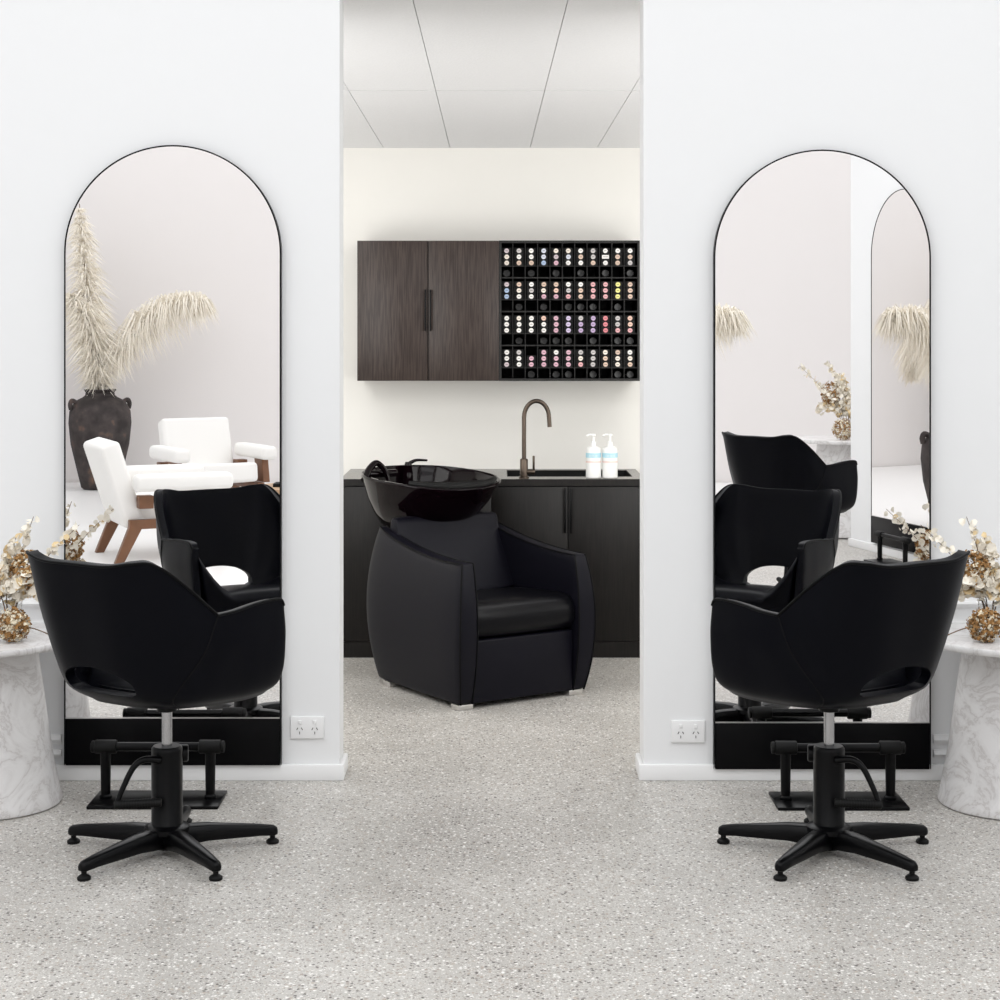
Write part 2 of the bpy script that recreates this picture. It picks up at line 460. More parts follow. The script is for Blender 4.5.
MR = arched_mirror(((U(714, DM) + U(931, DM)) / 2, DW, 0), 0, U(931, DM) - U(714, DM), Z(149.5, DM), Z(722, DM), Z(769.5, DM),
                   'tall arched mirror on the right white wall, with black lower panel')

# ------------------------------------------------------------------ power outlets
def outlet(cx, cz, label):
    t = empty('power_outlet', (cx, DW, cz)); tag(t, label, 'power outlet', 'double power outlets')
    obj('cover_plate', box(B(), -.058, .058, -.010, 0, -.0385, .0385), M['plastic'], t, bevel=.003, seg=3)
    for s in (-1, 1):
        obj('switch', box(B(), s * .026 - .006, s * .026 + .006, -.0135, -.009, .012, .026), M['plastic'], t, bevel=.002, seg=2)
        bm = B()
        for a, x, z in ((30, -.008, -.004), (-30, .008, -.004), (0, 0, -.018)):
            box(bm, -.0012, .0012, -.0112, -.009, -.0045, .0045, mtx=Matrix.Translation((s * .026 + x, 0, z)) @ Matrix.Rotation(R(a), 4, 'Y'))
        obj('socket_slots', bm, M['slot'], t, smooth=False)
    return t
outlet(U(307.5, DW), Z(727, DW), 'white double power outlet on the left wall beside the mirror')
outlet(U(688, DW), Z(731, DW), 'white double power outlet on the right wall beside the mirror')

# ------------------------------------------------------------------ styling chair
def bake(o):
    dg = bpy.context.evaluated_depsgraph_get()
    me = bpy.data.meshes.new_from_object(o.evaluated_get(dg)); old = o.data
    o.modifiers.clear(); o.data = me; bpy.data.meshes.remove(old); return me

# (top, middle, low, under) of the right half of the shell, from the middle of the back to the front of the arm
BACK = [((0, -.374, .897), (0, -.335, .71), (0, -.285, .540), (0, -.20, .474)),
        ((.12, -.370, .897), (.115, -.332, .71), (.09, -.280, .539), (.07, -.195, .473)),
        ((.200, -.352, .908), (.192, -.303, .715), (.140, -.262, .536), (.11, -.18, .472)),
        ((.248, -.310, .904), (.238, -.262, .715), (.170, -.240, .531), (.13, -.16, .471)),
        ((.280, -.225, .842), (.270, -.215, .685), (.192, -.220, .523), (.145, -.145, .470)),
        ((.301, -.110, .744), (.284, -.150, .640), (.212, -.195, .517), (.165, -.125, .468))]
SIDE = [BACK[-1],
        ((.303, -.035, .747), (.299, -.070, .63), (.255, -.115, .512), (.20, -.06, .467)),
        ((.304, .045, .756), (.305, .04, .64), (.283, .025, .512), (.23, .03, .467)),
        ((.303, .120, .759), (.304, .115, .645), (.290, .115, .514), (.24, .10, .468)),
        ((.302, .162, .754), (.303, .170, .645), (.288, .172, .520), (.245, .15, .474)),
        ((.300, .178, .735), (.300, .186, .645), (.285, .188, .535), (.245, .17, .487))]

def shell_rows():
    def col(stn):            # smooth curve from rim to underside
        T, m_, L, N = [Vector(p) for p in stn]
        return catmull([T, m_, L, N], 7)
    def interp(stns, n):
        chans = [catmull([s[k] for s in stns], n) for k in range(4)]
        return [tuple(ch[i] for ch in chans) for i in range(len(chans[0]))]
    mirror = lambda s: tuple((-p[0], p[1], p[2]) for p in s)
    back_all = [mirror(s) for s in reversed(BACK[1:])] + BACK
    bk = interp(back_all, 6)
    sd = interp(SIDE, 6)[1:]
    sl = [tuple(Vector((-p[0], p[1], p[2])) for p in s) for s in reversed(sd)]
    st = sl + bk + sd
    return [col(s) for s in st], len(sl), len(sl) + len(bk) - 1

def styling_chair(loc, rz, flip, label):
    t = empty('styling_chair', loc, rz); tag(t, label, 'salon chair', 'black styling chairs')
    rows, iL, iR = shell_rows()
    # upholstered shell, with the window cut through the foot of the back
    bm = B(); sheet(bm, rows); bm.normal_update()
    s = sum((f.calc_center_median() - Vector((0, 0, .62))).dot(f.normal) for f in bm.faces)
    if s < 0: bmesh.ops.reverse_faces(bm, faces=bm.faces[:])
    o = obj('shell', bm, M['leather'], t, smooth=False, recalc=False)
    sm = o.modifiers.new('s', 'SOLIDIFY'); sm.thickness = .030; sm.offset = -1; sm.use_even_offset = False
    bake(o)
    cb = B(); hw, zb, h = .135, .520, .080
    out = [(-hw + .02, zb), (hw - .02, zb), (hw - .004, zb + .008), (hw, zb + .026)]
    out += [(hw * cos(a), zb + .026 + (h - .026) * sin(a)) for a in [pi * k / 16 for k in range(1, 16)]] + [(-hw, zb + .026), (-hw + .004, zb + .008)]
    prism(cb, [(x, -.48, z) for x, z in out], (0, .38, 0))
    c = obj('cutter', cb, M['leather'], smooth=False)
    bo = o.modifiers.new('b', 'BOOLEAN'); bo.object = c; bo.operation = 'DIFFERENCE'; bo.solver = 'EXACT'
    c.parent = t
    bpy.context.view_layer.update()
    me = bake(o); bpy.data.objects.remove(c)
    bv = o.modifiers.new('v', 'BEVEL'); bv.width = .010; bv.segments = 3; bv.limit_method = 'ANGLE'; bv.angle_limit = R(50)
    me = bake(o); shade(me, 38)
    # piping round the rim and seams where back meets sides
    bm = B()
    rim = [r[0] + Vector((0, 0, .001)) for r in rows]
    tube(bm, rim, .0042, 8)
    obj('piping', bm, M['piping'], t)
    for k in (iL, iR):
        bm = B(); tube(bm, [p + Vector((p.x, p.y, 0)).normalized() * .0004 for p in rows[k]], .0022, 6)
        obj('seam', bm, M['piping'], t)
    # seat pan closing the shell below, and the cushion on it
    und = [r[-1] for r in rows]
    ol = [(p.x * 1.05, p.y * 1.02) for p in und[::3]]
    bm = B()
    def ring(k, z): return [(x * k, (y + .0) * k - .01 * (1 - k), z) for x, y in ol]
    sheet(bm, [ring(.96, .52), ring(.985, .492), ring(.93, .473), ring(.6, .456), ring(.15, .450)], wrap=True)
    bm.faces.new([bm.verts.new(p) for p in ring(.96, .52)]); bm.faces.new([bm.verts.new(p) for p in ring(.15, .450)])
    bmesh.ops.remove_doubles(bm, verts=bm.verts[:], dist=1e-5)
    obj('seat_pan', bm, M['leather'], t, ang=50)
    bm = B(); gx, gy = 16, 16
    def cush(z0, topq):
        g_ = []
        for j in range(gy + 1):
            v = j / gy; y = -.212 + .402 * v
            w = .274 - .152 * max(0, (.6 - v) / .6) ** 1.4
            row = []
            for i in range(gx + 1):
                u = 2 * i / gx - 1
                z = z0
                if topq:
                    e = max(abs(u), abs(2 * v - 1)); z = z0 + .040 * v + .016 * (1 - u * u) * (1 - (2 * v - 1) ** 4) - .03 * max(0, (abs(2 * v - 1) - .8) / .2) ** 2 + .165 * max(0, (abs(u) - .46) / .54) ** 1.5 * min(1, max(0, v - .15) / .45)
                q_ = 1.0 if topq else .84
                row.append((u * w * q_, .02 + (y - .02) * q_, z))
            g_.append(row)
        return g_
    A = sheet(bm, cush(.515, True)); C = sheet(bm, cush(.484, False))
    per = lambda V: V[0] + [r[-1] for r in V[1:]] + list(reversed(V[-1][:-1])) + [r[0] for r in reversed(V[1:-1])]
    pa, pc = per(A), per(C)
    for i in range(len(pa)): bm.faces.new((pa[i], pa[(i + 1) % len(pa)], pc[(i + 1) % len(pa)], pc[i]))
    obj('seat_cushion', bm, M['leather'], t, ang=50, bevel=.012)
    # gas column
    bm = B(); lathe(bm, [(.055, .455), (.05, .440), (.03, .433), (.030, .422), (.016, .418)], 28); obj('seat_plate', bm, M['black_metal'], t)
    bm = B(); cyl(bm, (0, 0, .20), (0, 0, .435), .0155, n=28); obj('gas_column', bm, M['gas_steel'], t)
    bm = B(); lathe(bm, [(.040, .318), (.0455, .311), (.046, .303), (.046, .085), (.050, .08), (.052, .062), (.04, .055)], 36)
    obj('pump_housing', bm, M['black_metal'], t)
    # five-star base
    bm = B(); lathe(bm, [(.02, .016), (.043, .018), (.046, .03), (.052, .055), (.066, .066), (.066, .080), (.05, .088)], 36); obj('hub', bm, M['black_metal'], t)
    for k in range(5):
        a = R((234 + 72 * k) if not flip else (180 - (234 + 72 * k))) - rz
        rm = Matrix.Rotation(a, 4, 'Z')
        bm = B()
        prof = [(.035, .034, .022, .082), (.12, .029, .030, .080), (.278, .0195, .028, .062), (.320, .0165, .025, .055), (.331, .010, .027, .048)]
        rows_ = []
        for (x, hw, z0, z1) in prof:
            hb = hw * .82
            rows_.append([rm @ Vector(p) for p in ((x, -hb, z0), (x, hb, z0), (x, hw, z0 + (z1 - z0) * .45), (x, hw * .7, z1 - .004), (x, 0, z1), (x, -hw * .7, z1 - .004), (x, -hw, z0 + (z1 - z0) * .45))])
        V = sheet(bm, rows_, wrap=True)
        bm.faces.new(V[0]); bm.faces.new(V[-1])
        lg = obj('leg', bm, M['black_metal'], t, ang=35, bevel=.003, seg=2)
        bm = B(); c_ = rm @ Vector((.316, 0, 0))
        lathe(bm, [(.018, 0), (.0195, .003), (.0195, .008), (.014, .013), (.008, .016)], 20, c_); lathe(bm, [(.008, .015), (.008, .034)], 12, c_)
        obj('glide', bm, M['rubber'], lg)
    # foot pump lever (the world side it shows on differs between the two chairs)
    s = 1 if flip else -1
    ri = Matrix.Rotation(-rz, 4, 'Z')
    bm = B()
    pts = [(s * .01, -.045, .285), (s * .055, -.058, .290), (s * .085, -.070, .270), (s * .112, -.085, .215), (s * .128, -.095, .172)]
    tube(bm, [ri @ Vector(p) for p in catmull(pts, 6)], lambda q: .0105 - .003 * q, 10)
    lv = obj('pump_lever', bm, M['black_metal'], t)
    bm = B()
    a, b = ri @ Vector((s * .135, -.098, .168)), ri @ Vector((s * .0, -.085, .172))
    cyl(bm, a, b, .0125, n=18, rd=.003)
    for k in range(14):
        p = a.lerp(b, .1 + .058 * k); q = a.lerp(b, .1 + .058 * k + .03); cyl(bm, p, q, .0138, n=16)
    obj('pedal_grip', bm, M['rubber'], lv)
    bm = B(); cyl(bm, ri @ Vector((-s * .02, .04, .285)), ri @ Vector((-s * .056, .045, .285)), .026, n=20, rd=.006)
    obj('pump_knob', bm, M['black_metal'], t)
    return t

CHD = 5.19
CL = styling_chair((U(167, CHD), CHD, 0), R(-33), False, 'black leather styling chair in front of the left arched mirror')
CR = styling_chair((U(829, CHD), CHD, 0), R(33), True, 'black leather styling chair in front of the right arched mirror')
# a third one stands nearer the camera, out of frame, seen only in the right mirror
DV = 9.7
CT = copy_thing(CL, (U(793, DV), 2 * DM - DV, 0), R(226), 'black styling chair seen only as a reflection high in the right mirror')
for ch in CT.children:                       # its seat is pumped higher
    if ch.name.split('.')[0] in ('shell', 'piping', 'seam', 'seat_pan', 'seat_cushion', 'seat_plate', 'gas_column'): ch.location.z += .075

# ------------------------------------------------------------------ footrests
def footrest(loc, rz, label):
    t = empty('footrest', loc, rz); tag(t, label, 'footrest', 'black footrests below the mirrors')
    obj('base_plate', box(B(), -.213, .213, -.10, .10, 0, .011), M['black_metal'], t, bevel=.003, seg=2)
    for s in (-1, 1):
        bm = B(); lathe(bm, [(.020, .010), (.020, .02), (.0155, .024), (.0175, .165)], 24, (s * .172, 0, 0)); obj('post', bm, M['black_metal'], t)
    bm = B(); cyl(bm, (-.215, 0, .18), (.215, 0, .18), .0145, n=24); obj('foot_bar', bm, M['black_metal'], t)
    for s in (-1, 1):
        bm = B(); cyl(bm, (s * .135, 0, .18), (s * .207, 0, .18), .0225, n=26, rd=.004); cyl(bm, (s * .207, 0, .18), (s * .219, 0, .18), .0195, n=26, rd=.003)
        obj('bar_sleeve', bm, M['rubber'], t)
    return t
FL_ = footrest((U(158, 5.755), 5.755, 0), 0, 'black footrest below the left mirror, behind the left chair base')
footrest((U(838, 5.74), 5.74, 0), 0, 'black footrest below the right mirror, behind the right chair base')

# ------------------------------------------------------------------ marble tables
TH = .546
def marble_table(loc, label, k=1.0):
    t = empty('marble_table', loc); tag(t, label, 'side table', 'white marble pedestal tables')
    bm = B(); lathe(bm, [(r_ * k, z_ * k) for r_, z_ in [(.265, TH - .024), (.276, TH - .022), (.280, TH - .017), (.280, TH - .005), (.277, TH - .001), (.270, TH)]], 72); obj('table_top', bm, M['marble'], t)
    bm = B(); lathe(bm, [(r_ * k, z_ * k) for r_, z_ in [(.222, 0), (.230, .004), (.232, .012), (.225, .03), (.200, .16), (.150, TH - .028)]], 72); obj('pedestal', bm, M['marble'], t)
    return t
TD = 5.735
TLX, TRX = U(-10, TD), U(1010, TD)
marble_table((TLX, TD, 0), 'white marble pedestal table at the left edge of the photo')
marble_table((TRX, TD, 0), 'white marble pedestal table at the right edge of the photo')

# ------------------------------------------------------------------ dried flowers
def glass_vase(loc, label):
    bm = B(); lathe(bm, [(.036, 0), (.040, .004), (.042, .02), (.040, .09), (.045, .150), (.043, .150), (.037, .09), (.039, .022), (.03, .012)], 32)
    o = obj('glass_vase', bm, M['glass']); o.location = loc
    return tag(o, label, 'vase', 'glass vases on marble tables')

def petal(bm, c, nrm, r, mi=0, n=7, cup=.25):
    nrm = nrm.normalized(); a = nrm.orthogonal().normalized(); b = nrm.cross(a)
    ctr = bm.verts.new(c); ring = []
    ph = random.random() * 6
    for k in range(n):
        q = 2 * pi * k / n + ph
        rr = r * random.uniform(.82, 1.12)
        ring.append(bm.verts.new(c + a * (rr * cos(q)) + b * (rr * sin(q) * .85) + nrm * (cup * r * random.uniform(.3, 1.1) * cos(2 * q + ph))))
    for k in range(n): bm.faces.new((ctr, ring[k], ring[(k + 1) % n])).material_index = mi

def rvec():
    while True:
        v = Vector((random.uniform(-1, 1), random.uniform(-1, 1), random.uniform(-1, 1)))
        if .05 < v.length < 1: return v.normalized()

def papery_stem(loc, pts, label, group, r=.017, n=18, gold=.15, t0=.35):
    t = empty('papery_stem', loc); tag(t, label, 'dried flower', group)
    cv = catmull(pts, 8)
    bm = B(); tube(bm, cv, lambda q: .0022 - .0012 * q, 6); obj('stem', bm, M['stem'], t)
    bm = B()
    for k in range(n):
        q = t0 + (1 - t0) * (k + random.random() * .6) / n
        c = cv[min(len(cv) - 1, int(q * (len(cv) - 1)))]
        off = rvec() * r * random.uniform(.6, 1.5)
        d_ = c + off
        petal(bm, d_, rvec() + Vector((0, -.7, .1)), r * random.uniform(.6, 1.15), 1 if random.random() < gold else 0)
    obj('papery_petals', bm, [M['lunaria'], M['lunaria_gold']], t, recalc=False)
    return t

def hydrangea(loc, r, label, group, stem_to=None, light=.35, squash=1.0, n=420):
    t = empty('dried_hydrangea', loc); tag(t, label, 'dried flower', group)
    bm = B()
    for k in range(n):
        v = rvec(); c = Vector((v.x, v.y, v.z * squash)) * r * random.uniform(.72, 1.0)
        mi = 1 if random.random() < light else 0
        for j in range(4):
            w = (v + rvec() * .7).normalized()
            petal(bm, c + rvec() * .005, w, (.0048 + .03 * max(0, r - .06)) * random.uniform(.7, 1.3), mi, 5, .4)
    obj('florets', bm, [M['hyd_brown'], M['hyd_light']], t, recalc=False)
    if stem_to:
        bm = B(); tube(bm, catmull([(0, 0, 0), Vector(stem_to) * .5 + Vector((0, 0, .008)), stem_to], 6), .002, 6); obj('stem', bm, M['stem'], t)
    return t

def bouquet(vx, vy, s, where, tz=TH, k=1.0):
    """s: side the arrangement leans to (+1 right); same arrangement mirrored"""
    gp = 'papery stems in the %s vase' % where
    base = (vx, vy, tz)
    glass_vase((vx, vy, tz), 'clear glass vase of dried flowers on the %s marble table' % where)
    z0 = .02
    specs = [('tallest papery stem rising above the %s vase', [(0, 0, z0), (s * .02, -.01, .15), (s * .045, -.02, .30), (s * .085, -.02, .435)], .017, 15, .1),
             ('papery stem reaching towards the mirror from the %s vase', [(0, 0, z0), (s * .04, 0, .16), (s * .13, -.01, .29), (s * .235, -.02, .405)], .017, 15, .15),
             ('upright papery stem in the middle of the %s vase', [(0, 0, z0), (-s * .01, 0, .15), (s * .0, -.02, .26), (s * .03, -.03, .36)], .022, 26, .2),
             ('papery stem leaning forward over the rim of the %s vase', [(0, 0, z0), (0, -.03, .15), (s * .045, -.07, .21), (s * .09, -.09, .225)], .024, 24, .25),
             ('low papery stem drooping beside the %s vase', [(0, 0, z0), (s * .03, -.02, .14), (s * .085, -.04, .18), (s * .135, -.05, .150)], .022, 22, .2),
             ('papery stem leaning towards the outer edge from the %s vase', [(0, 0, z0), (-s * .03, 0, .15), (-s * .08, -.02, .26), (-s * .15, -.03, .34)], .02, 22, .3),
             ('golden papery stem low at the outer side of the %s vase', [(0, 0, z0), (-s * .02, -.02, .14), (-s * .05, -.05, .20), (-s * .11, -.06, .22)], .022, 20, .5)]
    for lb, pts, r, n_, gd in specs:
        papery_stem(base, [Vector((p[0], p[1], p[2] * .9)) * k for p in pts], lb % where, gp, r * k * .80, int(n_ * 3.4), gd)
    hydrangea((vx + s * .070 * k, vy - .05 * k, tz + .222 * k), .052 * k, 'brown dried flower cluster behind the chair corner in the %s vase' % where, 'brown clusters', (-s * .060 * k, .05 * k, -.185 * k), .25, 1.25)
bouquet(TLX + .055, TD + .03, 1, 'left')
bouquet(TRX - .055, TD + .03, -1, 'right')
hydrangea((U(13, TD - .1), TD - .1, TH + .054), .056, 'brown dried hydrangea head lying on the left marble table', 'fallen hydrangea heads', (.13, .03, -.045), .35)
hydrangea((U(985, TD - .1), TD - .1, TH + .054), .056, 'brown dried hydrangea head lying on the right marble table', 'fallen hydrangea heads', (-.13, .03, -.045), .35)

# ------------------------------------------------------------------ wash room joinery
DU = DB - .35                                     # front of the wall units
DC = 8.27                                         # front of the base unit
def handle_bar(name, x, y, z0, z1, parent, m):
    bm = B(); box(bm, x - .0038, x + .0038, y - .022, y - .014, z0, z1)
    for z in (z0 + .02, z1 - .02): box(bm, x - .003, x + .003, y - .015, y, z - .004, z + .004)
    return obj(name, bm, m, parent, bevel=.0015, seg=2)
ux0, ux1, ux2 = U(357, DU), U(499, DU), U(640, DU)
uz0, uz1 = Z(381, DU), Z(240.5, DU)
t = empty('wall_cabinet', ((ux0 + ux1) / 2, DB, uz0)); tag(t, 'dark oak two door wall cabinet above the basin chair', 'cabinet')
cx_ = (ux0 + ux1) / 2; w = (ux1 - ux0) / 2; h = uz1 - uz0
obj('body', box(B(), -w, w, -.33, 0, 0, h), M['wood_up'], t, bevel=.002, seg=2)
for s in (-1, 1):
    a, b = (-w, -.0015) if s < 0 else (.0015, w)
    d_ = obj('door', box(B(), a + .001, b - .001, -.35, -.331, .001, h - .001), M['wood_up'], t, bevel=.0015, seg=2)
    handle_bar('handle', s * .0125, -.35, Z(331, DU) - uz0, Z(289.5, DU) - uz0, d_, M['black_metal'])

t = empty('colour_rack', ((ux1 + ux2) / 2, DB, uz0)); tag(t, 'black open rack of small pigeonholes holding hair colours, right of wall cabinet', 'rack')
rcx = (ux1 + ux2) / 2; w = (ux2 - ux1) / 2; fr = .012
bm = B(); box(bm, -w, w, -.02, 0, 0, h); box(bm, -w, -w + fr, -.35, -.02, 0, h); box(bm, w - fr, w, -.35, -.02, 0, h)
box(bm, -w + fr, w - fr, -.35, -.02, 0, fr); box(bm, -w + fr, w - fr, -.35, -.02, h - fr, h)
obj('frame', bm, M['rack'], t, smooth=False)
CXS = [U(506.7 + 12.38 * k, DU) - rcx for k in range(11)]
rowz = []
for k in range(11 - 1):
    x = (CXS[k] + CXS[k + 1]) / 2
    obj('divider', box(B(), x - .0018, x + .0018, -.345, -.02, fr, h - fr), M['rack'], t, smooth=False)
for y in (277.7, 311.5, 345.5, 266.0, 299.7, 333.6, 367.8):
    z = Z(y, DU) - uz0; th = .003 if y in (277.7, 311.5, 345.5) else .0018
    obj('shelf', box(B(), -w + fr, w - fr, -.343, -.02, z - th, z + th), M['rack'], t, smooth=False)

COLS = {'w': ('white', (238, 236, 232)), 'c': ('cream', (232, 220, 205)), 'g': ('grey', (176, 172, 172)), 't': ('tan', (205, 172, 148)),
        'm': ('mauve', (186, 168, 176)), 'b': ('blue', (138, 168, 208)), 'i': ('pale blue', (200, 208, 226)), 'p': ('pink', (222, 150, 156)),
        'k': ('rose', (206, 150, 172)), 'l': ('lilac', (196, 178, 220)), 'u': ('purple', (168, 140, 188)), 'r': ('red', (212, 92, 104)),
        'y': ('yellow', (232, 226, 110)), 'e': ('peach', (228, 180, 158))}
ROWS = ['mcc gwt wwt iib cmk ciw wtw ggt w#w wtt wtg', 'mbb tcw wgw tck tek wgp wtt ppp ppp yyy ttt',
        'www cww www eww kkk lll guu uuu rrr ggp eep', 'wwm gww .kk kkk wkk kkk gcp ggg ctt tcc wct']
box_mesh = {}
def colour_mesh(c):
    if c in box_mesh: return box_mesh[c]
    nm, rgb = COLS['w' if c == '#' else c]
    rgb = tuple(.72 * a + .28 * b for a, b in zip(rgb, (228, 220, 214)))
    m = mat('%s_dot' % nm.replace(' ', '_'), lin(rgb), .5)
    m2 = mat('%s_print' % nm.replace(' ', '_'), tuple(v * .42 for v in lin(rgb)), .5)
    bm = B(); box(bm, -.023, .023, 0, .11, -.0138, .0138, 0)
    if c == '#':
        box(bm, -.017, .017, -.0012, .001, -.009, .009, 1)
        box(bm, -.012, .012, -.0016, .001, -.002, .002, 2)
    else:
        lathe(bm, [(.0115, -.0016), (.0115, .001)], 20, mi=1, mtx=Matrix.Rotation(R(-90), 4, 'X') @ Matrix.Translation((0, 0, 0)))
        box(bm, -.006, .006, -.0022, .001, -.0015, .0015, 2)
    o = obj('colour_box', bm, [M['black_box'], m, m2], smooth=False)
    box_mesh[c] = o.data; bpy.data.objects.remove(o); return box_mesh[c]
ORD = ['first', 'second', 'third', 'fourth', 'fifth', 'sixth', 'seventh', 'eighth', 'ninth', 'tenth', 'eleventh']
RN = ['top', 'second', 'third', 'bottom']; TN = ['top', 'middle', 'bottom']
for r_, line in enumerate(ROWS):
    ys0 = (250.5, 284.3, 318.1, 352.6)[r_]
    for k, trip in enumerate(line.split()):
        for j, c in enumerate(trip):
            if c == '.': continue
            o = bpy.data.objects.new('colour_box', colour_mesh(c)); COL.objects.link(o)
            zc = Z(ys0 + 6.25 * j, DU)
            zf = Z((266.0, 299.7, 333.6, 367.8)[r_], DU) + .0019
            zc = zf + .0139 + .0296 * (2 - j)
            o.location = (rcx + CXS[k] + random.uniform(-.0008, .0008), DU + .02 + random.uniform(0, .004), zc)
            nm = 'white labelled' if c == '#' else COLS[c][0] + ' dotted'
            tag(o, '%s box, %s of the %s stack from left, %s row of black rack' % (nm, TN[j], ORD[k], RN[r_]), 'hair colour box', 'hair colour boxes in the black rack')
RINGS = [(0, 2, 4, 6, 8, 10), (1, 3, 5, 6, 7, 9), (1, 3, 4, 5, 7, 9, 10), (2, 4, 5, 7, 9, 10)]
bm = B()
lathe(bm, [(.0165, 0), (.0165, -.10), (.0195, -.102), (.0195, -.125), (.0178, -.128), (.0165, -.127), (.0155, -.118), (.004, -.117)], 28, mtx=Matrix.Rotation(R(-90), 4, 'X'))
rt = obj('capped_tube', bm, mat('black_plastic_cap', (.003, .003, .003), .25, spec=.35)); capmesh = rt.data; bpy.data.objects.remove(rt)
for r_, ks in enumerate(RINGS):
    yb = (277.7, 311.5, 345.5, 379.2)[r_]
    for k in ks:
        o = bpy.data.objects.new('capped_tube', capmesh); COL.objects.link(o)
        zf = Z(yb, DU) + .0031 if r_ < 3 else uz0 + fr
        o.location = (rcx + CXS[k], DU + .15, zf + .0196)
        tag(o, 'black capped tube lying under the %s stack from left, %s row of rack' % (ORD[k], RN[r_]), 'tube', 'black capped tubes in the rack')

# base unit
bx0, bx1 = U(341, DC), U(644.5, DC)
CZ = Z(479, DC)
t = empty('base_cabinet', ((bx0 + bx1) / 2, DB - .004, 0)); tag(t, 'low dark oak cabinet with four doors against the back wall', 'cabinet')
bcx = (bx0 + bx1) / 2; w = (bx1 - bx0) / 2
DCB = DB - DC
bm = B()                                                     # carcass, open at the top under the sink
box(bm, -w, w, -DCB + .03, -DCB + .05, .075, CZ - .03); box(bm, -w, w, -.02, 0, .075, CZ - .03)
box(bm, -w, -w + .018, -DCB + .05, -.02, .075, CZ - .03); box(bm, w - .018, w, -DCB + .05, -.02, .075, CZ - .03)
box(bm, -w + .018, w - .018, -DCB + .05, -.02, .075, .093)
obj('body', bm, M['wood_low'], t, smooth=False)
obj('kickboard', box(B(), -w, w, -DCB + .012, -.04, 0, .074), M['wood_low'], t, smooth=False)
edges = [bx0 - bcx, U(417, DC) - bcx, U(491.5, DC) - bcx, U(568, DC) - bcx, bx1 - bcx]
for k in range(4):
    d_ = obj('door', box(B(), edges[k] + .0015, edges[k + 1] - .0015, -DCB + .008, -DCB + .028, .077, CZ - .037), M['wood_low'], t, bevel=.0015, seg=2)
    hx = edges[k + 1] - .013 if k % 2 == 0 else edges[k] + .013
    handle_bar('handle', hx, -DCB + .008, Z(533, DC), Z(488, DC), d_, M['black_metal'])
# worktop with a cut-out
sx0, sx1 = U(507, 8.45), U(631, 8.5); sy0, sy1 = DC + .135, DB - .075
bm = B(); zt, zb = CZ, CZ - .032
ov = [(bx0 - .004, DC - .006), (bx1 + .004, DC - .006), (bx1 + .004, DB), (bx0 - .004, DB)]
iv = [(sx0, sy0), (sx1, sy0), (sx1, sy1), (sx0, sy1)]
vv = {}
for nm, pl in (('o', ov), ('i', iv)):
    for zn, z in (('t', zt), ('b', zb)): vv[nm + zn] = [bm.verts.new((x, y, z)) for x, y in pl]
for k in range(4):
    n_ = (k + 1) % 4
    bm.faces.new((vv['ot'][k], vv['ot'][n_], vv['it'][n_], vv['it'][k])); bm.faces.new((vv['ob'][k], vv['ib'][k], vv['ib'][n_], vv['ob'][n_]))
    bm.faces.new((vv['ot'][k], vv['ob'][k], vv['ob'][n_], vv['ot'][n_])).material_index = 1; bm.faces.new((vv['it'][k], vv['it'][n_], vv['ib'][n_], vv['ib'][k]))
tag(obj('worktop', bm, [M['counter'], M['wood_low']], smooth=False), 'thin brownish grey worktop on the low dark cabinet', 'worktop')
bm = B(); e = .002
ins = [(sx0 + e, sy0 + e), (sx1 - e, sy0 + e), (sx1 - e, sy1 - e), (sx0 + e, sy1 - e)]
rings = [[(x, y, CZ - .002) for x, y in ins]]
cxx, cyy = (sx0 + sx1) / 2, (sy0 + sy1) / 2
sc = lambda k, z: [(cxx + (x - cxx) * k, cyy + (y - cyy) * k, z) for x, y in ins]
sheet(bm, [sc(1.0, CZ - .002), sc(.97, CZ - .19), sc(.93, CZ - .2)], wrap=True)
bm.faces.new([bm.verts.new(p) for p in sc(.93, CZ - .2)])
bmesh.ops.remove_doubles(bm, verts=bm.verts[:], dist=1e-5)
so = obj('sink', bm, M['sink'], smooth=False)
mdf = so.modifiers.new('s', 'SOLIDIFY'); mdf.thickness = .002; mdf.offset = -1
tag(so, 'black rectangular sink let into the worktop behind the two bottles', 'sink')

# gooseneck tap on the front ledge
DT = DC + .07
t = empty('kitchen_tap', (U(524, DT), DT, CZ)); tag(t, 'tall bronze gooseneck tap standing on the worktop by the sink', 'tap')
k = DT / F
bm = B(); lathe(bm, [(.024, 0), (.024, .006), (.019, .008), (.019, .085), (.017, .09), (.0115, .092)], 28); obj('tap_body', bm, M['bronze'], t)
bm = B(); hgt = Z(401, DT) - CZ; rad = (550 - 525) / 2 * k
pts = [(0, 0, .08), (0, 0, .18), (0, 0, hgt - rad - .02)]
pts += [(rad - rad * cos(a), 0, hgt - rad * 1.35 + rad * 1.35 * sin(a)) for a in [pi * q / 10 for q in range(0, 11)]]
pts += [(2 * rad + .003, 0, Z(427, DT) - CZ)]
tube(bm, catmull(pts, 5), .0105, 16); obj('spout', bm, M['bronze'], t, ang=60)
bm = B(); cyl(bm, (.015, 0, .028), (.052, 0, .028), .013, n=20, rd=.002); cyl(bm, (.046, 0, .028), (.046, -.004, .105), .0055, n=14, rd=.002); obj('lever', bm, M['bronze'], t)

